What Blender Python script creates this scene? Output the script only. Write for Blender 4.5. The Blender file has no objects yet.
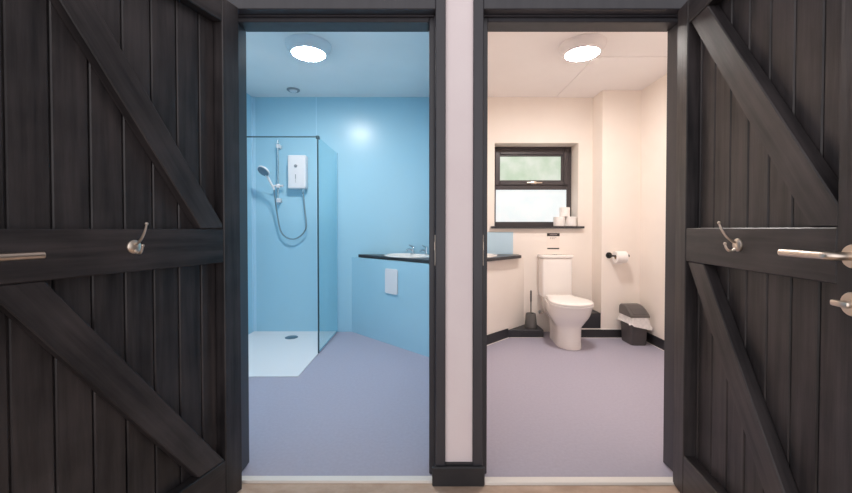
import bpy, bmesh, math, random
from mathutils import Vector, Matrix
random.seed(7)
S = bpy.context.scene
COL = S.collection
PI = math.pi

# ------------------------------------------------------------------ helpers
def lin(c):
    return tuple(((v / 255) / 12.92 if v / 255 <= 0.04045 else ((v / 255 + 0.055) / 1.055) ** 2.4) for v in c)

def obj(name, bm, m=None, parent=None, smooth=False, recalc=True):
    if recalc:
        bmesh.ops.recalc_face_normals(bm, faces=bm.faces)
    me = bpy.data.meshes.new(name)
    bm.to_mesh(me); bm.free()
    if m is not None:
        me.materials.append(m)
    if smooth:
        for p in me.polygons: p.use_smooth = True
        try: me.set_sharp_from_angle(angle=math.radians(35))
        except Exception: pass
    o = bpy.data.objects.new(name, me)
    COL.objects.link(o)
    if parent is not None: o.parent = parent
    return o

def tag(o, label=None, cat=None, group=None, kind=None):
    if label: o['label'] = label
    if cat: o['category'] = cat
    if group: o['group'] = group
    if kind: o['kind'] = kind
    return o

def empty(name, loc=(0, 0, 0), rz=0.0):
    o = bpy.data.objects.new(name, None)
    o.empty_display_size = 0.05
    o.location = loc; o.rotation_euler = (0, 0, rz)
    COL.objects.link(o)
    return o

def BM(): return bmesh.new()

def box(bm, x0, x1, y0, y1, z0, z1, bev=0.0, seg=1):
    x0, x1 = sorted((x0, x1)); y0, y1 = sorted((y0, y1)); z0, z1 = sorted((z0, z1))
    t = bmesh.new()
    mtx = Matrix.Translation(((x0 + x1) / 2, (y0 + y1) / 2, (z0 + z1) / 2)) @ Matrix.Diagonal((x1 - x0, y1 - y0, z1 - z0, 1))
    bmesh.ops.create_cube(t, size=1.0, matrix=mtx)
    if bev > 0:
        bmesh.ops.bevel(t, geom=list(t.edges), offset=bev, segments=seg, affect='EDGES', profile=0.5)
    merge(bm, t)

def merge(bm, t, mtx=None):
    me = bpy.data.meshes.new('tmp')
    t.to_mesh(me); t.free()
    if mtx is not None: me.transform(mtx)
    bm.from_mesh(me)
    bpy.data.meshes.remove(me)

def prism(bm, pts, z0, z1, bev=0.0, seg=1):
    """polygon in xy pulled from z0 to z1"""
    t = bmesh.new()
    vs = [t.verts.new((p[0], p[1], z0)) for p in pts]
    f = t.faces.new(vs)
    r = bmesh.ops.extrude_face_region(t, geom=[f])
    bmesh.ops.translate(t, vec=(0, 0, z1 - z0), verts=[g for g in r['geom'] if isinstance(g, bmesh.types.BMVert)])
    if bev > 0:
        bmesh.ops.bevel(t, geom=list(t.edges), offset=bev, segments=seg, affect='EDGES', profile=0.5)
    merge(bm, t)

def frame_of(d):
    d = d.normalized()
    a = Vector((0, 0, 1)) if abs(d.z) < 0.9 else Vector((1, 0, 0))
    u = d.cross(a).normalized()
    return u, d.cross(u).normalized()

def ring_loft(bm, rings, cap0=True, cap1=True, closed=True):
    vr = [[bm.verts.new(p) for p in r] for r in rings]
    n = len(vr[0])
    for a, b in zip(vr, vr[1:]):
        for i in range(n if closed else n - 1):
            j = (i + 1) % n
            bm.faces.new((a[i], a[j], b[j], b[i]))
    if cap0: bm.faces.new(list(reversed(vr[0])))
    if cap1: bm.faces.new(vr[-1])
    return vr

def tube(bm, pts, r, seg=10, rr=None):
    """round bar along a polyline, ends capped; rr = radius per point"""
    P = [Vector(p) for p in pts]
    rings = []
    u = None
    for i, p in enumerate(P):
        if i == 0: d = P[1] - P[0]
        elif i == len(P) - 1: d = P[-1] - P[-2]
        else: d = (P[i + 1] - p).normalized() + (p - P[i - 1]).normalized()
        d.normalize()
        if u is None: u, v = frame_of(d)
        else:
            u = (u - d * u.dot(d)).normalized(); v = d.cross(u).normalized()
        q = rr[i] if rr else r
        rings.append([p + (u * math.cos(2 * PI * k / seg) + v * math.sin(2 * PI * k / seg)) * q for k in range(seg)])
    ring_loft(bm, rings)

def smooth_path(pts, n=8):
    P = [Vector(p) for p in pts]
    P = [P[0] * 2 - P[1]] + P + [P[-1] * 2 - P[-2]]
    out = []
    for i in range(1, len(P) - 2):
        a, b, c, d = P[i - 1:i + 3]
        for k in range(n):
            t = k / n
            out.append(0.5 * ((2 * b) + (c - a) * t + (2 * a - 5 * b + 4 * c - d) * t * t + (3 * b - a - 3 * c + d) * t ** 3))
    out.append(P[-2])
    return out

def lathe(bm, prof, seg=32, mtx=None, sx=1.0, sy=1.0):
    """prof: list of (r, z) from bottom to top"""
    t = bmesh.new()
    rings = [[(max(r, 1e-4) * sx * math.cos(2 * PI * k / seg), max(r, 1e-4) * sy * math.sin(2 * PI * k / seg), z) for k in range(seg)] for r, z in prof]
    ring_loft(t, rings)
    merge(bm, t, mtx)

def ball(bm, c, r, seg=12):
    bmesh.ops.create_uvsphere(bm, u_segments=seg, v_segments=max(6, seg // 2), radius=r, matrix=Matrix.Translation(c))

def axis_matrix(p, d):
    """z axis of the local frame along d"""
    d = Vector(d).normalized(); u, v = frame_of(d)
    return Matrix.Translation(p) @ Matrix((u, v, d)).transposed().to_4x4()

def rr_ring(hx, hy, z, r=.025, n=6):
    out = []
    for (cx, cy, a0) in ((hx - r, hy - r, 0), (-hx + r, hy - r, PI / 2), (-hx + r, -hy + r, PI), (hx - r, -hy + r, 3 * PI / 2)):
        for i in range(n + 1):
            a = a0 + PI / 2 * i / n
            out.append((cx + r * math.cos(a), cy + r * math.sin(a), z))
    return out

# ---------------------------------------------------------------- materials
def mat(name, rgb, rough=0.5, metal=0.0, spec=0.5, var=None, scale=(8, 8, 8), bump=0.0, bscale=60.0, detail=4.0, coat=0.0):
    m = bpy.data.materials.new(name); m.use_nodes = True
    nt = m.node_tree; N = nt.nodes; L = nt.links
    b = N['Principled BSDF']
    b.inputs['Base Color'].default_value = (*lin(rgb), 1)
    b.inputs['Roughness'].default_value = rough
    b.inputs['Metallic'].default_value = metal
    b.inputs['Specular IOR Level'].default_value = spec
    b.inputs['Coat Weight'].default_value = coat
    tc = N.new('ShaderNodeTexCoord')
    if var is not None:
        mp = N.new('ShaderNodeMapping'); mp.inputs['Scale'].default_value = scale
        nz = N.new('ShaderNodeTexNoise'); nz.inputs['Scale'].default_value = 1.0
        nz.inputs['Detail'].default_value = detail; nz.inputs['Roughness'].default_value = 0.6
        cr = N.new('ShaderNodeValToRGB')
        cr.color_ramp.elements[0].position = 0.3; cr.color_ramp.elements[1].position = 0.7
        cr.color_ramp.elements[0].color = (*lin(rgb), 1); cr.color_ramp.elements[1].color = (*lin(var), 1)
        L.new(tc.outputs['Object'], mp.inputs['Vector']); L.new(mp.outputs[0], nz.inputs['Vector'])
        L.new(nz.outputs['Fac'], cr.inputs[0]); L.new(cr.outputs[0], b.inputs['Base Color'])
    if bump > 0:
        nb = N.new('ShaderNodeTexNoise'); nb.inputs['Scale'].default_value = bscale; nb.inputs['Detail'].default_value = 3
        L.new(tc.outputs['Object'], nb.inputs['Vector'])
        bp = N.new('ShaderNodeBump'); bp.inputs['Strength'].default_value = bump; bp.inputs['Distance'].default_value = 0.01
        L.new(nb.outputs['Fac'], bp.inputs['Height']); L.new(bp.outputs[0], b.inputs['Normal'])
    return m

def emis(name, rgb, strength):
    m = bpy.data.materials.new(name); m.use_nodes = True
    nt = m.node_tree; nt.nodes.clear()
    e = nt.nodes.new('ShaderNodeEmission'); e.inputs[0].default_value = (*rgb, 1); e.inputs[1].default_value = strength
    o = nt.nodes.new('ShaderNodeOutputMaterial'); nt.links.new(e.outputs[0], o.inputs[0])
    return m

def wood(name, c0, c1, axis, rough=0.42):
    """dark painted timber: long soft grain along one axis, some knots, fine bump"""
    m = mat(name, c0, rough, spec=0.45)
    nt = m.node_tree; N = nt.nodes; L = nt.links; b = N['Principled BSDF']
    tc = N['Texture Coordinate'] if 'Texture Coordinate' in N else N.new('ShaderNodeTexCoord')
    sc = [34.0, 34.0, 34.0]; sc[axis] = 2.2
    mp = N.new('ShaderNodeMapping'); mp.inputs['Scale'].default_value = sc
    nz = N.new('ShaderNodeTexNoise'); nz.inputs['Detail'].default_value = 6; nz.inputs['Roughness'].default_value = 0.62
    nz.inputs['Scale'].default_value = 1.0
    n2 = N.new('ShaderNodeTexNoise'); n2.inputs['Scale'].default_value = 5.0; n2.inputs['Detail'].default_value = 3
    mx = N.new('ShaderNodeMath'); mx.operation = 'MULTIPLY_ADD'; mx.inputs[1].default_value = 0.62
    m2 = N.new('ShaderNodeMath'); m2.operation = 'MULTIPLY'; m2.inputs[1].default_value = 0.40
    cr = N.new('ShaderNodeValToRGB')
    cr.color_ramp.elements[0].position = 0.34; cr.color_ramp.elements[1].position = 0.74
    cr.color_ramp.elements[0].color = (*lin(c0), 1); cr.color_ramp.elements[1].color = (*lin(c1), 1)
    L.new(tc.outputs['Object'], mp.inputs['Vector']); L.new(mp.outputs[0], nz.inputs['Vector'])
    L.new(tc.outputs['Object'], n2.inputs['Vector'])
    L.new(n2.outputs['Fac'], m2.inputs[0]); L.new(nz.outputs['Fac'], mx.inputs[0]); L.new(m2.outputs[0], mx.inputs[2])
    L.new(mx.outputs[0], cr.inputs[0]); L.new(cr.outputs[0], b.inputs['Base Color'])
    bp = N.new('ShaderNodeBump'); bp.inputs['Strength'].default_value = 0.25; bp.inputs['Distance'].default_value = 0.004
    L.new(nz.outputs['Fac'], bp.inputs['Height']); L.new(bp.outputs[0], b.inputs['Normal'])
    return m

DK0, DK1 = (19, 19, 23), (80, 74, 75)
M = dict(
    wood_z=wood('dark_stained_boards', DK0, DK1, 2),
    wood_x=wood('dark_stained_rail', DK0, DK1, 0),
    frame=mat('dark_frame_paint', (55, 54, 60), 0.4, var=(63, 62, 67), scale=(20, 20, 3)),
    skirt=mat('black_skirting', (38, 38, 42), 0.45, var=(46, 46, 50)),
    plaster=mat('white_plaster', (231, 217, 219), 0.85, var=(236, 224, 225), scale=(4, 4, 4), bump=0.04),
    cream=mat('cream_paint', (239, 228, 219), 0.75, var=(242, 232, 223), scale=(3, 3, 3), bump=0.02),
    ceil=mat('ceiling_paint', (240, 235, 234), 0.85, var=(243, 238, 237), scale=(3, 3, 3)),
    blue=mat('blue_wet_wall_panel', (166, 207, 225), 0.29, spec=0.42, var=(168, 209, 227), scale=(1.5, 1.5, 1.5)),
    bluejoint=mat('blue_joint_strip', (186, 220, 238), 0.3),
    vinyl=mat('lilac_vinyl_floor', (168, 163, 179), 0.5, spec=0.35, var=(175, 170, 186), scale=(60, 60, 60), bump=0.03, bscale=300),
    ground=mat('tan_concrete', (176, 148, 128), 0.9, var=(206, 182, 164), scale=(9, 14, 9), bump=0.15, bscale=80, detail=7),
    sill=mat('white_threshold', (236, 230, 224), 0.5),
    white=mat('white_plastic', (232, 228, 230), 0.35),
    ceramic=mat('white_ceramic', (240, 233, 228), 0.12, spec=0.6, coat=0.3),
    seat=mat('white_seat_plastic', (244, 238, 234), 0.22),
    tray=mat('white_shower_tray', (232, 230, 232), 0.4),
    chrome=mat('chrome', (215, 218, 222), 0.1, metal=1.0),
    steel=mat('satin_stainless_steel', (222, 208, 194), 0.32, metal=1.0),
    dkmetal=mat('dark_anodised_edge', (62, 84, 92), 0.35, metal=0.6),
    blackmetal=mat('matt_black_metal', (24, 23, 24), 0.45),
    upvc=mat('dark_grey_window_frame', (66, 60, 62), 0.4, var=(72, 66, 68)),
    board=mat('dark_laminate', (52, 50, 54), 0.35, var=(60, 58, 62), scale=(40, 40, 40)),
    splash=mat('pale_blue_splashback', (188, 214, 230), 0.3),
    paper=mat('toilet_paper', (245, 240, 236), 0.95, var=(238, 232, 228), scale=(60, 60, 60), bump=0.1, bscale=200),
    card=mat('cardboard_core', (176, 148, 120), 0.9),
    notice=mat('notice_paper', (238, 226, 216), 0.7),
    ink=mat('black_print', (34, 30, 30), 0.6),
    inkgrey=mat('grey_print', (170, 158, 154), 0.7),
    binp=mat('charcoal_bin_plastic', (84, 79, 78), 0.5, var=(90, 85, 84), scale=(30, 30, 30)),
    binlid=mat('charcoal_lid_plastic', (92, 86, 84), 0.45, var=(98, 92, 90), scale=(30, 30, 30)),
    brush=mat('grey_brush_plastic', (92, 90, 88), 0.5),
    sprayface=mat('grey_spray_face', (120, 134, 146), 0.35),
    hose=mat('ribbed_chrome_hose', (150, 166, 174), 0.3, metal=0.85),
    railmetal=mat('brushed_chrome_rail', (188, 198, 204), 0.25, metal=0.8),
    groove=mat('dark_groove', (70, 70, 76), 0.6),
    greyp=mat('grey_plastic', (150, 152, 156), 0.5),
    draincap=mat('dark_drain_cap', (96, 120, 134), 0.3, metal=0.6),
)

def bag_mat():
    m = mat('thin_white_bag', (226, 220, 218), 0.4, var=(205, 200, 198), scale=(40, 40, 40))
    return m
M['bag'] = bag_mat()

def glass_mat():
    m = bpy.data.materials.new('clear_screen_glass'); m.use_nodes = True
    nt = m.node_tree; nt.nodes.clear(); N = nt.nodes; L = nt.links
    t = N.new('ShaderNodeBsdfTransparent'); t.inputs[0].default_value = (0.85, 0.935, 0.95, 1)
    g = N.new('ShaderNodeBsdfGlossy'); g.inputs[0].default_value = (1, 1, 1, 1); g.inputs['Roughness'].default_value = 0.02
    lw = N.new('ShaderNodeLayerWeight'); lw.inputs['Blend'].default_value = 0.5
    pw = N.new('ShaderNodeMath'); pw.operation = 'POWER'; pw.inputs[1].default_value = 5.0
    f = N.new('ShaderNodeMath'); f.operation = 'MULTIPLY_ADD'; f.inputs[1].default_value = 0.30; f.inputs[2].default_value = 0.02
    L.new(lw.outputs['Facing'], pw.inputs[0]); L.new(pw.outputs[0], f.inputs[0])
    x = N.new('ShaderNodeMixShader'); o = N.new('ShaderNodeOutputMaterial')
    L.new(f.outputs[0], x.inputs[0]); L.new(t.outputs[0], x.inputs[1]); L.new(g.outputs[0], x.inputs[2]); L.new(x.outputs[0], o.inputs[0])
    return m
M['glass'] = glass_mat()

def frosted(name, c0, c1, strength):
    """frosted pane whose own mottled glow stands in for daylight behind it"""
    m = bpy.data.materials.new(name); m.use_nodes = True
    nt = m.node_tree; N = nt.nodes; L = nt.links; b = N['Principled BSDF']
    b.inputs['Base Color'].default_value = (0.25, 0.26, 0.26, 1); b.inputs['Roughness'].default_value = 0.35
    tc = N.new('ShaderNodeTexCoord'); nz = N.new('ShaderNodeTexNoise')
    nz.inputs['Scale'].default_value = 5.0; nz.inputs['Detail'].default_value = 3
    cr = N.new('ShaderNodeValToRGB'); cr.color_ramp.elements[0].position = 0.35; cr.color_ramp.elements[1].position = 0.65
    cr.color_ramp.elements[0].color = (*lin(c0), 1); cr.color_ramp.elements[1].color = (*lin(c1), 1)
    L.new(tc.outputs['Object'], nz.inputs['Vector']); L.new(nz.outputs['Fac'], cr.inputs[0])
    L.new(cr.outputs[0], b.inputs['Emission Color']); b.inputs['Emission Strength'].default_value = strength  # daylight put in as emission of the pane, nothing shines through it
    return m
M['pane_green'] = frosted('frosted_glass_garden_green_glow', (172, 208, 172), (222, 236, 220), 0.66)
M['pane_white'] = frosted('frosted_glass_sky_white_glow', (226, 234, 236), (244, 248, 248), 0.85)
M['lampL'] = emis('lamp_diffuser_cool', (1.0, 0.96, 0.92), 185.0)
M['lampR'] = emis('lamp_diffuser_warm', (1.0, 0.955, 0.915), 180.0)

# ------------------------------------------------------------- key positions
XL, XR, YB, H = -1.80, 2.11, 4.01, 2.44       # rooms
P0, P1 = 0.09, 0.20                            # partition faces
YF, YI = 1.63, 1.755                           # outer and inner face of the front wall
FF = 1.615                                     # frame front
OPL = (-0.839, 0.040)                          # rebates of left opening
OPR = (0.240, 1.117)
ZH = 1.989                                     # underside of frame head at the rebate
FW = 0.042                                     # visible face of frame
FWW = 0.064
STOPY = 1.67
ST = 0.026
RO = FWW                                       # rough opening margin
YCOL, XCOL = 3.79, 1.73                        # pipe casing in the toilet room

def struct(name, bm, m, label, cat, smooth=False, parent=None):
    o = obj(name, bm, m, parent, smooth)
    return tag(o, label, cat, kind='structure')

# ------------------------------------------------------------------ setting
b = BM(); box(b, XL - .1, XR + .1, 1.640, YB + .1, -0.08, 0.0)
struct('floor', b, M['vinyl'], 'lilac grey vinyl floor running through both washrooms', 'floor')
b = BM(); box(b, -3.2, 3.2, -2.5, 1.6395, -0.12, -.008)
struct('floor.001', b, M['ground'], 'tan concrete ground in front of the two doorways', 'ground')
b = BM(); box(b, XL - .1, XR + .1, 1.63, YB + .3, H, H + .08)
struct('ceiling', b, M['ceil'], 'white painted ceiling over both washrooms', 'ceiling')

def front_pieces(bm, y0, y1, xa, xb, ops, ztop):
    xs = xa
    for (a, c) in ops:
        ml = FW if a > 0 else RO; mr = RO if a > 0 else FW
        box(bm, xs, a - ml, y0, y1, -.05, ztop)
        box(bm, a - ml, c + mr, y0, y1, ZH + FWW, ztop)
        xs = c + mr
    box(bm, xs, xb, y0, y1, -.05, ztop)
b = BM(); front_pieces(b, YF, 1.70, -3.2, 3.2, [OPL, OPR], 2.9)
struct('wall_front', b, M['plaster'], 'off-white plastered wall with a narrow strip between two dark door frames', 'wall')
b = BM(); front_pieces(b, 1.70, YI, XL - .1, 0.145, [OPL], H)
struct('wall_front.001', b, M['blue'], 'blue panelled inner side of shower room doorway wall', 'wall')
b = BM(); front_pieces(b, 1.70, YI, 0.145, XR + .1, [OPR], H)
struct('wall_front.002', b, M['cream'], 'cream inner side of toilet room doorway wall', 'wall')

b = BM(); box(b, XL - .1, 0.145, YB, YB + .30, 0, H)
struct('wall_back', b, M['blue'], 'glossy sky blue back wall of the shower room', 'wall')
b = BM(); box(b, XL - .1, XL, YI, YB, 0, H)
struct('wall_left', b, M['blue'], 'blue side wall at the left of the shower', 'wall')
b = BM(); box(b, P0, 0.145, YI, YB, 0, H)
struct('wall_partition', b, M['blue'], 'blue shower room side of the dividing wall behind the taps', 'wall')
b = BM(); box(b, 0.145, P1, YI, YB, 0, H)
struct('wall_partition.001', b, M['cream'], 'cream toilet room side of the dividing wall', 'wall')
# toilet-room back wall with the window opening
WX0, WX1, WZ0, WZ1 = 0.713, 1.583, 1.105, 1.968
b = BM()
box(b, 0.145, WX0, YB, YB + .30, 0, H); box(b, WX1, XR + .1, YB, YB + .30, 0, H)
box(b, WX0, WX1, YB, YB + .30, 0, WZ0 - .025); box(b, WX0, WX1, YB, YB + .30, WZ1, H)
struct('wall_back.001', b, M['cream'], 'cream back wall with a recessed window above the toilet', 'wall')
b = BM(); box(b, XR, XR + .1, YI, YB, 0, H)
struct('wall_right', b, M['cream'], 'cream side wall beside the waste bin', 'wall')
b = BM(); box(b, XCOL, XR, YCOL, YB, 0, H)
struct('wall_casing', b, M['cream'], 'cream boxed-out wall section carrying the toilet paper holder', 'wall')
# diagonal fronts under the two corner vanities  (left: x + y = 3.215, right: x - y = -2.99)
ZC = 0.782
def diag_left(k): return [(k - YB, YB), (P0, k - P0)]
b = BM(); k = 3.235; q = .03
prism(b, [(k - YB, YB), (P0, k - P0), (P0, k - P0 + q), (k - YB + q, YB)], 0, ZC)
struct('wall_diagonal', b, M['blue'], 'blue diagonal panel below the shower room worktop', 'wall')
b = BM(); k2 = -2.99
prism(b, [(YB + k2, YB), (P1, P1 - k2), (P1, P1 - k2 + q), (YB + k2 - q, YB)], 0, ZC)
struct('wall_diagonal.001', b, M['cream'], 'cream diagonal panel below the toilet room worktop', 'wall')
# ceiling board with visible joint
b = BM(); box(b, 1.34, XR, 3.07, YB, H - .007, H, .003)
struct('trim_1', b, M['ceil'], 'flat white board on the ceiling right of the toilet room light', 'ceiling board')
# blue panel joint strips
b = BM(); box(b, -1.141, -1.132, YB - .003, YB, 0, H)
struct('trim_2', b, M['bluejoint'], 'thin vertical joint strip in the blue back wall above shower glass', 'trim')
b = BM(); box(b, XL, XL + .03, YB - .006, YB, 0, H); box(b, XL, XL + .006, YB - .03, YB - .006, 0, H)
struct('trim_3', b, M['bluejoint'], 'pale corner strip where the blue shower walls meet', 'trim')

# ledge behind the toilet and black skirting of the toilet room
b = BM(); prism(b, [(YCOL + k2 + .012, YCOL), (1.163, YCOL), (1.163, YB), (YB + k2 + .004, YB)], 0, .078, .003)
struct('trim_4', b, M['skirt'], 'low black ledge left of the toilet under the brush', 'ledge')
b = BM(); box(b, 1.40, XCOL, YCOL + .004, YB, 0, .082, .002)
struct('trim_5', b, M['skirt'], 'low black ledge at the right of the toilet foot', 'ledge')
b = BM(); box(b, 1.475, XCOL, YCOL + .006, YB, .092, .242, .003)
struct('trim_6', b, M['skirt'], 'raised black pipe box behind the right of the toilet bowl', 'pipe box')
b = BM(); box(b, 1.40, XCOL + .002, YCOL - .001, YB, .0825, .0905); box(b, XCOL, XR, YCOL - .008, YCOL, .0825, .0905)
struct('trim_7', b, M['sill'], 'thin white strip capping the black skirting behind the bin', 'trim')
b = BM(); box(b, 1.40, XR - .012, YCOL - .010, YCOL, 0, .082, .002)
struct('baseboard_back', b, M['skirt'], 'black skirting along the casing behind the bin', 'skirting')
b = BM(); box(b, XR - .011, XR, YI, YCOL - .0, 0, .092, .002)
struct('baseboard_right', b, M['skirt'], 'black skirting along the wall right of the bin', 'skirting')
b = BM()
prism(b, [(YCOL + k2, YCOL), (P1, P1 - k2), (P1, P1 - k2 - .016), (YCOL + k2 + .016, YCOL)], 0, .092, .002)
struct('baseboard_diagonal', b, M['skirt'], 'black skirting along the diagonal cream panel', 'skirting')
# pale sealant lines at the floor
b = BM()
box(b, XR - .017, XR - .011, YI, YCOL - .012, 0, .005)
box(b, 1.40, XR - .017, YCOL - .016, YCOL - .010, 0, .004)
prism(b, [(YCOL + k2 + .0162, YCOL - .002), (P1, P1 - k2 - .0182), (P1, P1 - k2 - .0262), (YCOL + k2 + .0242, YCOL - .002)], 0, .005)
box(b, YCOL + k2 + .03, 1.16, YCOL - .006, YCOL, 0, .004)
struct('trim_8', b, M['sill'], 'pale sealant line along the toilet room skirting', 'trim')

# door frames (head, two jambs, stops) and thresholds
def door_frame(name, op, label, strike):
    a, c = op
    b = BM()
    for (xo, xi, s) in ((a - FWW, a, 1), (c + FWW, c, -1)):
        fw = FWW if not ((s == -1 and op is OPL) or (s == 1 and op is OPR)) else FW
        xo = xi - s * fw
        box(b, xo, xi, FF, YF - .0005, -.0075, ZH + FWW, .003)
        box(b, xi - s * (fw - .0005), xi, YF, YI + .012, 0, ZH + FWW - .001, .002)
        box(b, xi, xi + s * ST, STOPY, YI + .002, 0, ZH, .003)
    box(b, a, c, FF, YI + .012, ZH, ZH + FWW, .003)
    box(b, a + ST, c - ST, STOPY, YI + .002, ZH - .024, ZH, .003)
    # weather seal lip
    box(b, a, c, STOPY - .014, STOPY - .002, ZH - .007, ZH, .002)
    for (x, s) in ((a, 1), (c, -1)):
        box(b, x, x + s * .006, STOPY - .014, STOPY - .002, 0, ZH, .002)
    o = struct(name, b, M['frame'], label, 'door frame')
    sx, s = strike
    b = BM()
    box(b, sx, sx + s * .003, FF + .012, FF + .036, .92, 1.05, .001)
    box(b, sx + s * .0032, sx + s * .005, FF + .018, FF + .030, .985, 1.02, .0005)
    tag(obj('strike_plate', b, M['steel'], o), 'small steel strike plate')
    return o
door_frame('trim_9', OPL, 'dark timber frame of the shower room doorway on the left', (OPL[1], -1))
door_frame('trim_10', OPR, 'dark timber frame of the toilet room doorway on the right', (OPR[0], 1))
b = BM(); box(b, OPL[0] + .001, OPL[1] - .001, 1.621, 1.655, .0005, .004, .0015); box(b, OPL[0] + .001, OPL[1] - .001, 1.621, 1.6392, -.0078, .0005)
struct('trim_11', b, M['sill'], 'white threshold strip across the shower room doorway', 'threshold')
b = BM(); box(b, OPR[0] + .001, OPR[1] - .001, 1.609, 1.648, .0005, .004, .0015); box(b, OPR[0] + .001, OPR[1] - .001, 1.609, 1.6392, -.0078, .0005)
struct('trim_12', b, M['sill'], 'white threshold strip across the toilet room doorway', 'threshold')
b = BM()
box(b, .026, .2465, 1.598, FF - .0003, -.0078, .074, .004)
prism(b, [(OPL[1] + FW + .0005, FF), (OPR[0] - FW - .0005, FF), (OPR[0] - FW - .0005, YF), (OPL[1] + FW + .0005, YF)], -.0078, .080)
struct('baseboard_front', b, M['skirt'], 'black skirting block at the foot of the wall strip between doors', 'skirting')

# --------------------------------------------------------------------- doors
def make_door(name, hinge, alpha, side, W, gaps, hx, kx, braces, label):
    """local x runs from the hinge along the leaf, local y*sg is the direction the visible inside face looks"""
    al = math.radians(alpha)
    if side == 'L':
        d = (-math.sin(al), -math.cos(al)); sg = 1
    else:
        d = (math.sin(al), -math.cos(al)); sg = -1
    root = empty(name, (hinge[0], hinge[1], 0 if side == 'L' else .004), math.atan2(d[1], d[0]))
    tag(root, label, 'door', kind='structure')
    T = .065; SW = .085; FS = .099; z0, z1 = -.008, 1.979; ZTR = 1.884
    def bx(x0, x1, n0, n1, za, zb, bev=.003):
        b = BM(); box(b, x0, x1, sg * n0, sg * n1, za, zb, bev); return b
    obj('stile', bx(0.003, SW, 0, T, z0, z1), M['wood_z'], root)
    obj('stile', bx(W - FS, W, 0, T, z0, z1), M['wood_z'], root)
    xa, xb = SW + .0005, W - FS - .0005
    obj('rail', bx(xa, xb, .022, T - .0005, ZTR, z1), M['wood_x'], root)
    obj('rail', bx(xa, xb, .024, T - .0015, .943, 1.075), M['wood_x'], root)
    obj('rail', bx(xa, xb, .022, T - .0005, z0, .158), M['wood_x'], root)
    # tongue and groove boards
    b = BM(); g_ = [xa - .0016] + gaps + [xb + .0016]
    for ga, gb in zip(g_, g_[1:]):
        box(b, ga + .0022, gb - .0022, sg * .004, sg * .0215, z0, z1, .0030)
    box(b, xa, xb, sg * .001, sg * .0125, z0, z1)
    obj('plank_panel', b, M['wood_z'], root)
    # diagonal braces, ends cut square into the corners
    def brace(zlo, zhi, tlo, thi, wd):
        A, B = ((tlo, zlo), (thi, zhi)) if tlo < thi else ((thi, zhi), (tlo, zlo))
        dx, dz = B[0] - A[0], B[1] - A[1]
        L = math.hypot(dx, dz); nx, nz = -dz / L * wd / 2, dx / L * wd / 2
        # strip polygon clipped to the panel rectangle
        poly = [(A[0] + nx - dx, A[1] + nz - dz), (A[0] - nx - dx, A[1] - nz - dz), (B[0] - nx + dx, B[1] - nz + dz), (B[0] + nx + dx, B[1] + nz + dz)]
        def clip(poly, ax, lim, keep_gt):
            out = []
            for i in range(len(poly)):
                p, q = poly[i], poly[(i + 1) % len(poly)]
                ip = (p[ax] > lim) == keep_gt; iq = (q[ax] > lim) == keep_gt
                if ip: out.append(p)
                if ip != iq:
                    t = (lim - p[ax]) / (q[ax] - p[ax])
                    out.append((p[0] + t * (q[0] - p[0]), p[1] + t * (q[1] - p[1])))
            return out
        for ax, lim, gt in ((0, xa + .001, True), (0, xb - .001, False), (1, zlo + .001, True), (1, zhi - .001, False)):
            poly = clip(poly, ax, lim, gt)
        n0, n1 = sg * .0225, sg * (T - .004)
        t = bmesh.new()
        # local frame of the brace: x along it so the grain follows
        ang = math.atan2(dz, dx)
        mid = ((A[0] + B[0]) / 2, (A[1] + B[1]) / 2)
        R = Matrix.Translation((mid[0], 0, mid[1])) @ Matrix.Rotation(-ang, 4, 'Y')
        Ri = R.inverted()
        vs = [t.verts.new(Ri @ Vector((p[0], n0, p[1]))) for p in poly]
        f = t.faces.new(vs)
        r = bmesh.ops.extrude_face_region(t, geom=[f])
        bmesh.ops.translate(t, vec=(0, n1 - n0, 0), verts=[g for g in r['geom'] if isinstance(g, bmesh.types.BMVert)])
        bmesh.ops.recalc_face_normals(t, faces=t.faces)
        bmesh.ops.bevel(t, geom=list(t.edges), offset=.003, segments=1, affect='EDGES')
        o = obj('brace', t, M['wood_x'], root)
        o.matrix_local = R
    brace(1.075, ZTR, *braces[0])
    brace(.158, .943, *braces[1])
    # lever handle: round rose, neck, bar towards the hinge
    hz = 1.011
    b = BM(); tube(b, smooth_path([(hx, sg * T, hz), (hx, sg * (T + .034), hz), (hx - .003, sg * (T + .046), hz), (hx - .014, sg * (T + .050), hz), (hx - .04, sg * (T + .050), hz), (hx - (.152 if side == 'L' else .138), sg * (T + .050), hz)], 5), .0092, 16)
    lv = tag(obj('lever_handle', b, M['steel'], root, True), 'brushed steel lever handle')
    b = BM(); lathe(b, [(.0265, 0), (.0265, .006), (.0245, .009), (.0, .009)], 32, axis_matrix((hx, sg * (T + .0003), hz), (0, sg, 0)))
    obj('rose', b, M['steel'], lv, True)
    b = BM()
    ball(b, (hx - .002, sg * (T + .020), .906), .009)
    tube(b, [(hx, sg * (T + .008), .906), (hx, sg * (T + .026), .906)], .008, 12)
    box(b, hx - .026, hx + .016, sg * (T + .018), sg * (T + .030), .899, .913, .004, 2)
    tt = tag(obj('thumb_turn', b, M['steel'], root, True), 'steel thumb turn below the lever')
    b = BM(); lathe(b, [(.0265, 0), (.0265, .006), (.0245, .009), (.0, .009)], 32, axis_matrix((hx, sg * (T + .0003), .906), (0, sg, 0)))
    obj('rose', b, M['steel'], tt, True)
    # coat hook on the mid rail
    kz = 1.020
    b = BM(); f0 = T - .0013
    lathe(b, [(.021, 0), (.021, .004), (.017, .008), (.007, .010), (.0, .0102)], 28, axis_matrix((kx, sg * f0, kz), (0, sg, 0)))
    hk = tag(obj('coat_hook', b, M['steel'], root, True), 'polished double coat hook')
    b = BM()
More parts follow.
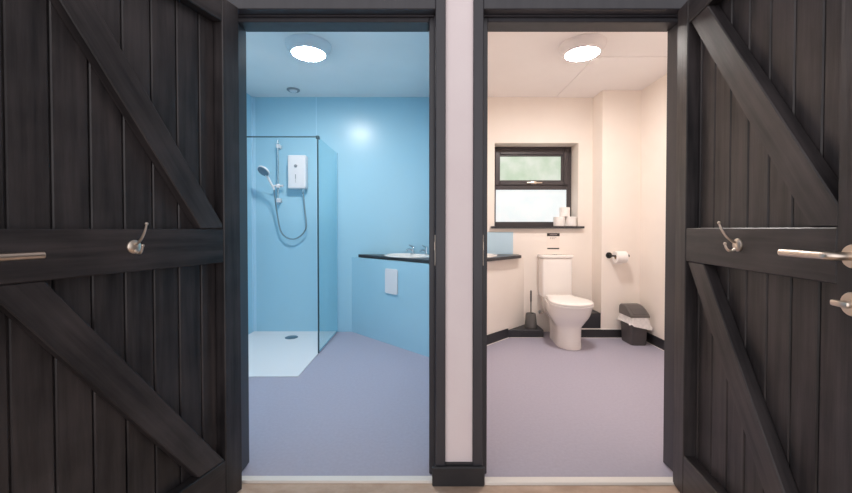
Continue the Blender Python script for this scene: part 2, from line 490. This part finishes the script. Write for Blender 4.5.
    pts = smooth_path([(kx, sg * (f0 + .006), kz + .008), (kx, sg * (f0 + .018), kz + .012), (kx, sg * (f0 + .036), kz + .028), (kx, sg * (f0 + .050), kz + .050), (kx, sg * (f0 + .057), kz + .070)], 5)
    tube(b, pts, .004, 10, [.0048 - .0020 * i / (len(pts) - 1) for i in range(len(pts))])
    ball(b, (kx, sg * (f0 + .057), kz + .071), .0052)
    obj('upper_arm', b, M['steel'], hk, True)
    b = BM()
    pts = smooth_path([(kx, sg * (f0 + .006), kz - .010), (kx, sg * (f0 + .016), kz - .018), (kx, sg * (f0 + .028), kz - .018), (kx, sg * (f0 + .036), kz - .008), (kx, sg * (f0 + .039), kz + .003)], 5)
    tube(b, pts, .004, 10, [.0048 - .0016 * i / (len(pts) - 1) for i in range(len(pts))])
    ball(b, (kx, sg * (f0 + .039), kz + .004), .0052)
    obj('lower_arm', b, M['steel'], hk, True)
    # butt hinges on the edge
    for hzz in (.25, 1.0, 1.74):
        b = BM(); tube(b, [(-.004, sg * -.004, hzz - .05), (-.004, sg * -.004, hzz + .05)], .006, 10)
        obj('hinge', b, M['steel'], root, True)
    return root
make_door('door_1', (-.826, FF - .003), 19.0, 'L', .872, [.1525 + .0905 * i for i in range(7)], .822, .424, ((.128, .690, .089), (.144, .70, .094)), 'dark boarded door opened out to the left of the shower room')
make_door('door_2', (1.112, FF - .003), -8.0, 'R', .842, [.102 + .0905 * i for i in range(7)], .790, .402, ((.720, .154, .092), (.678, .148, .090)), 'dark boarded door opened out to the right of the toilet room')

# -------------------------------------------------------------------- window
w = empty('window_1', ((WX0 + WX1) / 2, 4.20, WZ0))
tag(w, 'small dark framed window with frosted panes above the toilet', 'window', kind='structure')
hw = (WX1 - WX0) / 2; hh = WZ1 - WZ0
def bars(b, x0, x1, z0, z1, t, y0, y1, bev=.004):
    box(b, x0, x0 + t, y0, y1, z0, z1, bev); box(b, x1 - t, x1, y0, y1, z0, z1, bev)
    box(b, x0 + t, x1 - t, y0, y1, z0, z0 + t, bev); box(b, x0 + t, x1 - t, y0, y1, z1 - t, z1, bev)
ZT = hh * 0.476                                 # transom line
b = BM(); bars(b, -hw, hw, 0, hh, .048, 0, .07); box(b, -hw + .048, hw - .048, 0, .07, ZT - .012, ZT + .045, .004)
obj('window_frame', b, M['upvc'], w)
b = BM(); bars(b, -hw + .036, hw - .036, ZT + .034, hh - .034, .054, -.018, .045, .006); box(b, hw - .116, hw - .088, -.010, .045, ZT + .087, hh - .087, .004); box(b, -hw + .088, hw - .116, -.010, .045, hh - .105, hh - .087, .004)
sash = obj('sash', b, M['upvc'], w)
b = BM(); box(b, -hw + .09, hw - .115, .005, .02, ZT + .086, hh - .104)
tag(obj('pane', b, M['pane_green'], sash), 'greenish frosted pane')
b = BM(); box(b, -hw + .046, hw - .046, .02, .035, .046, ZT - .010)
tag(obj('pane', b, M['pane_white'], w), 'bright frosted lower pane')
b = BM(); box(b, -.058, .108, -.040, -.028, ZT + .052, ZT + .066, .005, 2); box(b, -.012, .048, -.030, -.018, ZT + .045, ZT + .075, .004, 2)
tag(obj('window_handle', b, M['steel'], sash, True), 'silver window handle')
b = BM(); box(b, .672, 1.633, 3.965, 4.199, 1.081, 1.1045, .003)
struct('trim_13', b, M['board'], 'dark sill board below the frosted window', 'window sill')
b = BM(); box(b, P1 + .002, .906, YB - .006, YB, .812, 1.043, .001); box(b, P1, P1 + .006, 3.25, YB - .006, .812, 1.043, .001)
struct('trim_14', b, M['splash'], 'pale blue splashback behind the toilet room basin', 'splashback')

# ------------------------------------------------------------------ vanities
def worktop(name, poly, hole, label, z0=.783, z1=.811):
    cx, cy, a, c, ang = hole
    b = BM()
    E = []
    vo = [b.verts.new((p[0], p[1], z1)) for p in poly]
    E += [b.edges.new((vo[i], vo[(i + 1) % len(vo)])) for i in range(len(vo))]
    n = 40; vi = []
    for i in range(n):
        t = 2 * PI * i / n
        u, v = a * math.cos(t), c * math.sin(t)
        vi.append(b.verts.new((cx + u * math.cos(ang) - v * math.sin(ang), cy + u * math.sin(ang) + v * math.cos(ang), z1)))
    E += [b.edges.new((vi[i], vi[(i + 1) % n])) for i in range(n)]
    bmesh.ops.triangle_fill(b, use_beauty=True, edges=E)
    r = bmesh.ops.extrude_face_region(b, geom=list(b.faces))
    bmesh.ops.translate(b, vec=(0, 0, z0 - z1), verts=[g for g in r['geom'] if isinstance(g, bmesh.types.BMVert)])
    return tag(obj(name, b, M['board']), label, 'worktop')

BCL = (-.175, 3.735); BCR = (.29 + .175, 3.735)
kc = 3.305
worktop('worktop', [(-.705, YB - .001), (kc - 3.995, 3.995), (P0 - .001, kc - P0), (P0 - .001, YB - .001)],
        (BCL[0], BCL[1], .262, .172, -PI / 4), 'dark corner worktop around the shower room basin')
kr = -2.905
worktop('worktop', [(.958, YB - .007), (.958, .958 - kr), (P1 + .007, P1 + .007 - kr), (P1 + .007, YB - .007)],
        (BCR[0], BCR[1], .262, .172, PI / 4), 'dark corner worktop below the pale blue splashback')

def basin(loc, rz, label):
    t = empty('basin', (loc[0], loc[1], .8115), rz); tag(t, label, 'basin')
    b = BM()
    prof = [(.30, -.150), (.62, -.135), (.84, -.075), (.895, -.004), (1.0, 0.0), (1.0, .007), (.975, .014), (.90, .014), (.86, .006), (.80, -.06), (.58, -.118), (.25, -.130), (.0, -.131)]
    lathe(b, prof, 56, None, .285, .19)
    obj('bowl', b, M['ceramic'], t, True)
    b = BM(); lathe(b, [(.022, -.1302), (.022, -.127), (.012, -.126), (0, -.1262)], 20)
    obj('plughole', b, M['chrome'], t, True)
    return t
basin(BCL, -PI / 4, 'white oval inset basin with two chrome taps')
basin(BCR, PI / 4, 'white oval inset basin at the left edge of toilet doorway')

def pillar_tap(loc, rz, label):
    t = empty('tap', (loc[0], loc[1], .8262), rz)
    tag(t, label, 'tap', 'basin taps in the shower room')
    b = BM(); lathe(b, [(.024, 0), (.024, .005), (.017, .010), (.014, .030), (.015, .050), (.012, .055), (0, .055)], 24)
    obj('body', b, M['chrome'], t, True)
    b = BM(); pts = smooth_path([(.006, 0, .030), (.035, 0, .044), (.065, 0, .046), (.085, 0, .036), (.088, 0, .026)], 5)
    tube(b, pts, .009, 12); obj('spout', b, M['chrome'], t, True)
    b = BM(); lathe(b, [(.012, .056), (.013, .068), (.010, .074), (0, .075)], 20); tube(b, [(0, 0, .067), (.02, 0, .075), (.058, 0, .090)], .006, 10, [.008, .007, .005])
    obj('lever', b, M['chrome'], t, True)
    return t
ux = math.sqrt(.5)
for s, lab in ((-1, 'chrome basin tap nearer the shower glass'), (1, 'chrome basin tap partly behind the door frame')):
    px = BCL[0] + .158 * ux + s * .098 * ux; py = BCL[1] + .158 * ux - s * .098 * ux
    pillar_tap((px, py), math.radians(225), lab)

# white blank plate on the diagonal panel
pl = empty('wall_plate', (-.325 + .0095, 3.542 + .0075, .475), -PI / 4)
b = BM(); prism(b, [(p[0], p[1]) for p in rr_ring(.088, .116, 0, .020, 6)], .0005, .012, .002)
bmesh.ops.transform(b, matrix=Matrix.Translation((0, 0, .116)) @ Matrix.Rotation(PI / 2, 4, 'X'), verts=b.verts)
tag(pl, 'white blank plate on the blue diagonal panel', 'wall plate')
fr = obj('cover', b, M['white'], pl)

# ------------------------------------------------------------------- shower
b = BM(); prism(b, [(XL + .002, 2.775), (-.927, 2.775), (-.927, YB - .002), (XL + .002, YB - .002)], 0.0005, .007, .003, 2)
tr = tag(obj('shower_tray', b, M['tray']), 'low white rectangular shower tray on the vinyl floor', 'shower tray')
b = BM(); lathe(b, [(.062, .0072), (.062, .010), (.052, .014), (0, .015)], 32, Matrix.Translation((-1.325, 3.775, 0)))
tag(obj('drain_cover', b, M['draincap'], tr, True), 'dark round drain cover')

sc = empty('shower_screen', (-.923, 3.29, .0075)); tag(sc, 'clear glass shower screen with dark edge post and top bar', 'shower screen')
zt = 1.862 - .0075
b = BM(); box(b, -.004, .004, .016, YB - .022 - 3.29, .012, zt - .002)
tag(obj('glass_pane', b, M['glass'], sc), 'clear glass pane')
b = BM(); box(b, -.0055, .0055, -.004, .011, 0, zt + .004, .002)
tag(obj('edge_post', b, M['dkmetal'], sc), 'slim dark edge post')
b = BM(); box(b, -.005, .005, YB - .021 - 3.29, YB - .0025 - 3.29, 0, zt, .001)
obj('wall_channel', b, M['bluejoint'], sc)
b = BM(); box(b, -.005, .005, .016, YB - .022 - 3.29, 0, .011, .001)
obj('bottom_channel', b, M['chrome'], sc)
b = BM(); box(b, XL + .923 + .002, -.010, -.004, .012, zt - .006, zt + .002, .002); box(b, -.013, .013, -.010, .026, zt - .022, zt + .007, .004)
tag(obj('stabiliser_bar', b, M['dkmetal'], sc), 'thin dark bar running to the side wall')

es = empty('electric_shower', (-1.309, YB - .0005, 1.485)); tag(es, 'white electric shower box on the blue wall behind the glass', 'electric shower')
b = BM(); box(b, -.096, .088, -.098, 0, 0, .341, .014, 3)
obj('casing', b, M['white'], es, True)
b = BM(); lathe(b, [(.016, 0), (.016, .004), (.013, .010), (0, .010)], 24, axis_matrix((-.012, -.0983, .229), (0, -1, 0))); box(b, -.016, .010, -.118, -.1084, .2255, .2325, .002)
tag(obj('control_dial', b, M['greyp'], es, True), 'grey control dial')
b = BM(); box(b, -.017, -.009, -.1015, -.0983, .10, .145, .002); box(b, -.0145, -.0115, -.1005, -.0983, .06, .10, .001)
tag(obj('slide_switch', b, M['greyp'], es, True), 'grey slide switch')
b = BM(); lathe(b, [(.010, -.038), (.012, -.034), (.012, -.010), (.014, -.001), (0, -.0008)], 18, Matrix.Translation((.052, -.065, 0)))
tag(obj('hose_outlet', b, M['chrome'], es, True), 'chrome hose outlet')

rl = empty('shower_rail', (-1.515, YB - .0005, 1.32)); tag(rl, 'vertical riser rail beside the electric shower box', 'shower rail')
b = BM(); tube(b, [(0, -.060, .0), (0, -.060, .66)], .0085, 14); obj('rail', b, M['railmetal'], rl, True)
for zz in (.047, .60):
    b = BM(); box(b, -.014, .020, -.074, 0, zz - .020, zz + .022, .006, 2); obj('bracket', b, M['white'], rl, True)
b = BM(); lathe(b, [(.019, -.020), (.021, -.014), (.021, .014), (.019, .020)], 22, Matrix.Translation((0, -.060, .195)))
tube(b, [(.015, -.060, .195), (.052, -.060, .195)], .012, 14, [.009, .014])
tube(b, [(-.010, -.068, .195), (-.030, -.105, .192)], .011, 12)
obj('slider', b, M['white'], rl, True)

hs = empty('hand_shower', (-1.523, 3.845, 1.500)); tag(hs, 'hand shower head clipped to the riser rail with looped hose', 'shower head')
ax = Vector((-.050, -.085, .150)).normalized()
b = BM(); A = Vector((0.006, .012, -.03)); Bp = A + ax * .185
pts = [A + (Bp - A) * t for t in (0, .2, .5, .8, 1)]
tube(b, pts, .012, 14, [.010, .011, .0115, .0125, .015]); obj('handle', b, M['white'], hs, True)
hc = Bp + Vector((-.010, -.020, .014)); nrm = Vector((-.28, -.62, -.72)).normalized()
b = BM(); lathe(b, [(.018, -.030), (.045, -.020), (.062, -.006), (.064, .004), (.060, .008), (0, .008)], 32, axis_matrix(hc, nrm))
hd = obj('spray_head', b, M['white'], hs, True)
b = BM(); lathe(b, [(.056, .0082), (.054, .0115), (.03, .0125), (0, .0128)], 32, axis_matrix(hc, nrm))
tag(obj('spray_face', b, M['sprayface'], hd, True), 'grey spray face')
O = Vector((-1.523, 3.845, 1.500))
wp = [(-1.257, 3.945, 1.446), (-1.244, 3.945, 1.30), (-1.228, 3.947, 1.12), (-1.246, 3.948, 1.05), (-1.30, 3.95, .995), (-1.365, 3.95, .970), (-1.440, 3.95, .993), (-1.490, 3.948, 1.055), (-1.512, 3.940, 1.16), (-1.525, 3.915, 1.32), (-1.520, 3.868, 1.43), tuple(O + A)]
b = BM(); tube(b, [p - O for p in smooth_path(wp, 10)], .0075, 10); tag(obj('hose', b, M['hose'], hs, True), 'ribbed chrome hose hanging in a loop')

# ------------------------------------------------------------ ceiling fixtures
def ceiling_light(x, y, m, label):
    t = empty('ceiling_light', (x, y, H - .0005)); tag(t, label, 'ceiling light', 'round ceiling lights')
    b = BM(); lathe(b, [(.165, 0), (.165, -.012), (.155, -.034), (.136, -.060), (.124, -.069), (.1185, -.069), (.1185, -.040), (0, -.040)], 56)
    obj('rim', b, M['white'], t, True)
    b = BM(); lathe(b, [(.118, -.042), (.118, -.069), (.110, -.075), (.07, -.078), (0, -.079)], 56)
    tag(obj('diffuser', b, m, t, True), 'glowing round diffuser')
ceiling_light(-.87, 2.875, M['lampL'], 'round lit ceiling light in the shower room')
ceiling_light(1.157, 2.875, M['lampR'], 'round lit ceiling light in the toilet room')
cv = empty('ceiling_vent', (-1.298, 3.79, H - .0005)); tag(cv, 'small round grey fitting on the shower room ceiling', 'ceiling vent')
b = BM(); lathe(b, [(.062, 0), (.062, -.008), (.052, -.016), (.044, -.014), (.040, -.006), (0, -.006)], 32)
obj('ring', b, M['greyp'], cv, True)
b = BM(); lathe(b, [(.036, -.0065), (.036, -.018), (.030, -.022), (0, -.022)], 28)
tag(obj('core', b, M['white'], cv, True), 'pale round centre')

# -------------------------------------------------------------------- toilet
TX = 1.312; TY = 3.65
to = empty('toilet', (TX, TY, 0)); tag(to, 'white close coupled toilet with lid down below the window', 'toilet')
def egg(hw, yf, yb, ym, hwb, z, n=48, pw=2.0):
    """outline seen from above: round front at yf (towards camera), tapering back to a flat of half width hwb at yb"""
    half = []
    m = n // 2
    for i in range(m // 2 + 1):                    # front centre -> widest
        t = i / (m // 2) * PI / 2
        half.append((hw * math.sin(t) ** (2 / pw), ym - (ym - yf) * max(0, math.cos(t)) ** (2 / pw)))
    for i in range(1, m // 2 + 1):                 # widest -> back corner
        t = i / (m // 2)
        half.append((hwb + (hw - hwb) * (1 - t * t * (3 - 2 * t)), ym + (yb - ym) * t))
    right = [(x, y - TY, z) for x, y in half]
    left = [(-x, y - TY, z) for x, y in half[1:]][::-1]
    return right + left
b = BM()
rings = [egg(.107, 3.390, 3.782, 3.53, .090, .0),
         egg(.109, 3.388, 3.783, 3.53, .092, .012),
         egg(.105, 3.400, 3.783, 3.53, .090, .06),
         egg(.106, 3.404, 3.783, 3.53, .092, .15),
         egg(.112, 3.404, 3.784, 3.53, .096, .192),
         egg(.132, 3.392, 3.86, 3.53, .102, .215),
         egg(.150, 3.370, 3.95, 3.52, .105, .25),
         egg(.167, 3.340, 3.985, 3.51, .110, .285),
         egg(.177, 3.318, 3.985, 3.50, .115, .325),
         egg(.182, 3.304, 3.985, 3.49, .118, .37),
         egg(.184, 3.298, 3.985, 3.485, .120, .398),
         egg(.180, 3.302, 3.985, 3.485, .118, .403)]
ring_loft(b, rings)
for v in b.verts:
    if v.co.z > .2: v.co.z = .2 + (v.co.z - .2) * .92
obj('pan', b, M['ceramic'], to, True)
b = BM()
ring_loft(b, [egg(.184, 3.294, 3.80, 3.485, .126, .4035), egg(.188, 3.288, 3.803, 3.485, .130, .408), egg(.188, 3.288, 3.803, 3.485, .130, .416), egg(.185, 3.291, 3.80, 3.485, .128, .420)])
bmesh.ops.translate(b, vec=(0, -.012, -.0155), verts=b.verts)
obj('seat_ring', b, M['seat'], to, True)
b = BM()
ring_loft(b, [egg(.184, 3.292, 3.80, 3.485, .126, .4225), egg(.188, 3.287, 3.803, 3.485, .130, .427), egg(.187, 3.288, 3.803, 3.485, .130, .436), egg(.180, 3.298, 3.797, 3.485, .120, .443), egg(.14, 3.345, 3.77, 3.49, .085, .447), egg(.06, 3.43, 3.68, 3.52, .03, .449)])
bmesh.ops.translate(b, vec=(0, -.012, -.0155), verts=b.verts)
ld = obj('seat_lid', b, M['seat'], to, True)
for s in (-1, 1):
    b = BM(); tube(b, [(s * .075 - .018, .152, .4095), (s * .075 + .018, .152, .4095)], .009, 12)
    obj('lid_hinge', b, M['chrome'], ld, True)
b = BM(); box(b, -.149, .149, 3.832 - TY, 3.998 - TY, .3875, .783, .016, 3)
obj('cistern', b, M['ceramic'], to, True)
b = BM(); box(b, -.156, .156, 3.822 - TY, 4.003 - TY, .7835, .812, .008, 2)
cl = obj('cistern_lid', b, M['ceramic'], to, True)
b = BM(); lathe(b, [(.024, .8122), (.024, .816), (.020, .819), (0, .819)], 28, Matrix.Translation((0, 3.91 - TY, 0)))
tag(obj('flush_button', b, M['chrome'], cl, True), 'round chrome flush button')
b = BM(); tube(b, smooth_path([(-.120, 3.93 - TY, .389), (-.118, 3.935 - TY, .35), (-.100, 3.94 - TY, .28), (-.102, 3.945 - TY, .225), (-.122, 3.955 - TY, .205), (-.135, 3.985 - TY, .21)], 6), .0065, 10)
sp = tag(obj('supply_pipe', b, M['steel'], to, True), 'thin metal water pipe')
b = BM(); tube(b, [(-.132, 3.962 - TY, .212), (-.132, 4.005 - TY, .212)], .014, 14); tube(b, [(-.132, 3.975 - TY, .212), (-.132, 3.975 - TY, .236)], .007, 10)
obj('valve', b, M['chrome'], sp, True)

# brush and holder on the ledge
bx_, by_ = 1.062, 3.885
h = empty('brush_holder', (bx_, by_, .0785)); tag(h, 'grey tapered toilet brush holder standing on the black ledge', 'brush holder')
b = BM(); lathe(b, [(.060, 0), (.063, .006), (.060, .03), (.054, .09), (.049, .138), (.046, .144), (.034, .145), (.034, .118), (.046, .06), (.050, .014), (0, .012)], 36)
obj('pot', b, M['brush'], h, True)
tb = empty('toilet_brush', (bx_, by_, .094)); tag(tb, 'slim toilet brush standing in the grey holder', 'toilet brush')
b = BM(); lathe(b, [(.006, .09), (.006, .13), (.0065, .24), (.0095, .252), (.010, .30), (.0095, .352), (.006, .36), (0, .361)], 16)
tag(obj('handle', b, M['brush'], tb, True), 'dark thin handle')
b = BM()
for i in range(9):
    for kx in range(16):
        t = 2 * PI * (kx + .5 * (i % 2)) / 16
        tube(b, [(0, 0, .008 + .009 * i), (.028 * math.cos(t), .028 * math.sin(t), .006 + .009 * i)], .0014, 4)
tube(b, [(0, 0, .002), (0, 0, .0895)], .005, 10)
obj('bristles', b, M['white'], tb)

# toilet rolls
def roll(name, loc, label, group, r=.058, hgt=.098, axis='Z'):
    t = empty(name, loc); tag(t, label, 'toilet roll', group)
    R = Matrix.Identity(4) if axis == 'Z' else Matrix.Rotation(PI / 2, 4, 'Y')
    b = BM(); lathe(b, [(.0215, .001), (r - .003, 0), (r, .003), (r, hgt - .003), (r - .003, hgt), (.0215, hgt - .001), (.0215, .001)][:-1], 40, R)
    # open the middle: remove the two caps
    caps = [f for f in b.faces if len(f.verts) > 10]
    bmesh.ops.delete(b, geom=caps, context='FACES_ONLY')
    obj('paper', b, M['paper'], t, True)
    b = BM(); n = 28
    t2 = bmesh.new()
    ring_loft(t2, [[(q * math.cos(2 * PI * k / n), q * math.sin(2 * PI * k / n), z) for k in range(n)] for q, z in ((.0213, .001), (.0213, hgt - .001), (.0198, hgt - .001), (.0198, .001), (.0213, .001))], False, False)
    merge(b, t2, R)
    bmesh.ops.remove_doubles(b, verts=b.verts, dist=1e-5)
    tag(obj('core', b, M['card'], t, True), 'cardboard core')
    return t
zs = 1.105
roll('toilet_roll', (1.402, 4.055, zs), 'spare toilet roll on the sill, lower left of three', 'spare rolls on the window sill')
roll('toilet_roll', (1.521, 4.050, zs), 'spare toilet roll on the sill, lower right of three', 'spare rolls on the window sill')
roll('toilet_roll', (1.458, 4.052, zs + .0985), 'spare toilet roll stacked on top of two others', 'spare rolls on the window sill', .052)

# paper holder
ph = empty('toilet_roll_holder', (1.800, YCOL - .0005, .816)); tag(ph, 'black wall mounted holder carrying a toilet roll', 'roll holder')
b = BM(); lathe(b, [(.030, 0), (.030, .008), (.023, .012), (0, .012)], 28, axis_matrix((0, 0, 0), (0, -1, 0))); obj('rose', b, M['blackmetal'], ph, True)
b = BM(); tube(b, smooth_path([(0, -.010, 0), (0, -.055, 0), (.004, -.068, 0), (.018, -.0735, 0), (.05, -.0735, 0), (.158, -.0735, 0)], 5), .0075, 12)
lathe(b, [(.011, -.004), (.0125, 0), (.011, .004)], 14, axis_matrix((.158, -.0735, 0), (1, 0, 0)))
obj('arm', b, M['blackmetal'], ph, True)
rr = roll('toilet_roll', (1.828, YCOL - .074, .816 - .0125), 'toilet roll hanging on the black wall holder', None, .056, .102, 'X')
b = BM()   # loose sheet hanging behind
box(b, .004, .098, .0545, .0560, -.075, .0, .0004)
obj('hanging_sheet', b, M['paper'], rr)

# notice above the cistern
nt_ = empty('notice_sign', (1.325, YB - .0005, .862)); tag(nt_, 'small white notice with black bars above the cistern', 'notice')
b = BM(); box(b, -.066, .066, -.002, 0, 0, .170, .0005); obj('sheet', b, M['notice'], nt_)
b = BM(); box(b, -.066, .066, -.0032, -.0022, .138, .170); tb_ = tag(obj('top_bar', b, M['ink'], nt_), 'black heading bar')
b = BM()
for i in range(6): box(b, -.038 + i * .0135, -.038 + i * .0135 + .009, -.0040, -.0034, .150, .159)
obj('heading_marks', b, M['inkgrey'], tb_)
b = BM()
for j, zz in enumerate((.120, .109)):
    for i in range(4 - j): box(b, -.034 + i * .018, -.034 + i * .018 + .012, -.0030, -.0022, zz, zz + .006)
obj('text_marks', b, M['inkgrey'], nt_)
b = BM(); box(b, -.062, .062, -.0032, -.0022, .004, .016); tag(obj('lower_bar', b, M['ink'], nt_), 'thin black bar')

# ----------------------------------------------------------------- waste bin
BX, BY = 1.966, 3.628
bn = empty('waste_bin', (BX, BY, 0)); tag(bn, 'charcoal swing top waste bin with white liner in the corner', 'bin')
b = BM()
ring_loft(b, [rr_ring(.068, .096, 0), rr_ring(.072, .100, .008), rr_ring(.082, .106, .245), rr_ring(.084, .108, .250), rr_ring(.084, .108, .256), rr_ring(.079, .103, .256), rr_ring(.070, .097, .012)], True, True)
obj('body', b, M['binp'], bn, True)
# lid: curved hood profile pulled across the width
prof = [(.108, .2605), (.110, .30), (.104, .342), (.088, .356), (.030, .357), (-.005, .349), (-.050, .326), (-.090, .297), (-.112, .276), (-.114, .2605)]
b = BM()
rings = []
for x, sc_ in ((-.086, .93), (-.080, .985), (-.070, 1.0), (.070, 1.0), (.080, .985), (.086, .93)):
    rings.append([(x, y * (.97 + .03 * sc_ if abs(x) > .075 else 1), .2605 + (z - .2605) * sc_) for y, z in prof])
ring_loft(b, rings); lid = obj('lid', b, M['binlid'], bn, True)
b = BM()
p2 = [(.010, .350), (-.050, .3285), (-.090, .2995), (-.106, .284)]
ring_loft(b, [[(x, y, z + o) for (y, z), o in [(p, .0) for p in p2] + [(p, .006) for p in reversed(p2)]] for x in (-.062, .062)])
obj('flap', b, M['binp'], lid)
# liner folded over the rim
bl = empty('bin_liner', (BX, BY, .2575)); tag(bl, 'white plastic bag folded over the rim of the charcoal bin', 'bin liner')
b = BM()
rings = []
N_ = 72
base_in = rr_ring(.078, .101, 0, .025, 17); base_out = rr_ring(.088, .112, 0, .03, 17)
def wob(i, amp, f=9): return amp * (math.sin(f * 2 * PI * i / N_) * .5 + math.sin(5.3 * 2 * PI * i / N_ + 1) * .5)
lv_ = [(-.03, base_in, 0.0, 0), (.001, base_in, 0, 0), (.001, base_out, 0, .0), (-.030, base_out, .008, .004), (-.060, base_out, .016, .008), (-.080, base_out, .032, .014)]
for z, base, grow, amp in lv_:
    ring = []
    for i, p in enumerate(base):
        l = math.hypot(p[0], p[1]); g = grow + wob(i, amp)
        ux_, uy_ = p[0] / l, p[1] / l
        low = 1.0 + (.38 * ux_ if z < 0 and base is base_out else 0) + (.12 * wob(i, 1.0, 3) if z < 0 and base is base_out else 0)
        ring.append((p[0] + ux_ * max(g, 0), p[1] + uy_ * max(g, 0), z * low))
    rings.append(ring)
ring_loft(b, rings, False, False)
lo_ = obj('bag', b, M['bag'], bl, True)

# ------------------------------------------------------------- light and view
Wd = bpy.data.worlds.new('World'); S.world = Wd; Wd.use_nodes = True
bg = Wd.node_tree.nodes['Background']
wn = Wd.node_tree
tcw = wn.nodes.new('ShaderNodeTexCoord'); sx = wn.nodes.new('ShaderNodeSeparateXYZ')
wn.links.new(tcw.outputs['Generated'], sx.inputs[0])
def wmath(op, a, b=None, c=None):
    n = wn.nodes.new('ShaderNodeMath'); n.operation = op
    for k_, v_ in enumerate((a, b, c)):
        if v_ is None: continue
        if isinstance(v_, (int, float)): n.inputs[k_].default_value = v_
        else: wn.links.new(v_, n.inputs[k_])
    return n.outputs[0]
# open daylight in front of the building (-y), a little more of it from the left (-x)
fy = wmath('POWER', wmath('MAXIMUM', wmath('MULTIPLY', sx.outputs['Y'], -1.0), 0.0), 2.0)
fx = wmath('MAXIMUM', wmath('MULTIPLY', sx.outputs['X'], -1.0), 0.0)
wn.links.new(wmath('ADD', wmath('MULTIPLY_ADD', fy, 1.48, 0.22), wmath('MULTIPLY', fx, 0.75)), bg.inputs[1])
bg.inputs[0].default_value = (1.0, 0.97, 0.985, 1)

cam = bpy.data.cameras.new('camera'); co = bpy.data.objects.new('camera', cam); COL.objects.link(co)
F = 385.0; ROLL = 0.0; pitch = math.radians(0.95)
cam.sensor_fit = 'HORIZONTAL'; cam.sensor_width = 36.0; cam.lens = F / 852 * 36
co.location = (0, 0, 1.075)
co.rotation_euler = (PI / 2 - pitch, math.radians(ROLL), 0)
cam.shift_y = -((246.5 - F * math.tan(pitch)) - 229.0) / 852
cam.clip_start = 0.02
S.camera = co
vs = S.view_settings
S.display_settings.display_device = 'sRGB'
vs.view_transform = 'Standard'; vs.look = 'None'; vs.gamma = 1.0; vs.use_curve_mapping = False
vs.exposure = 0.0
try:
    S.cycles.use_denoising = True
    S.cycles.max_bounces = 12; S.cycles.diffuse_bounces = 6; S.cycles.transparent_max_bounces = 12
    S.cycles.sample_clamp_indirect = 6.0
except Exception: pass
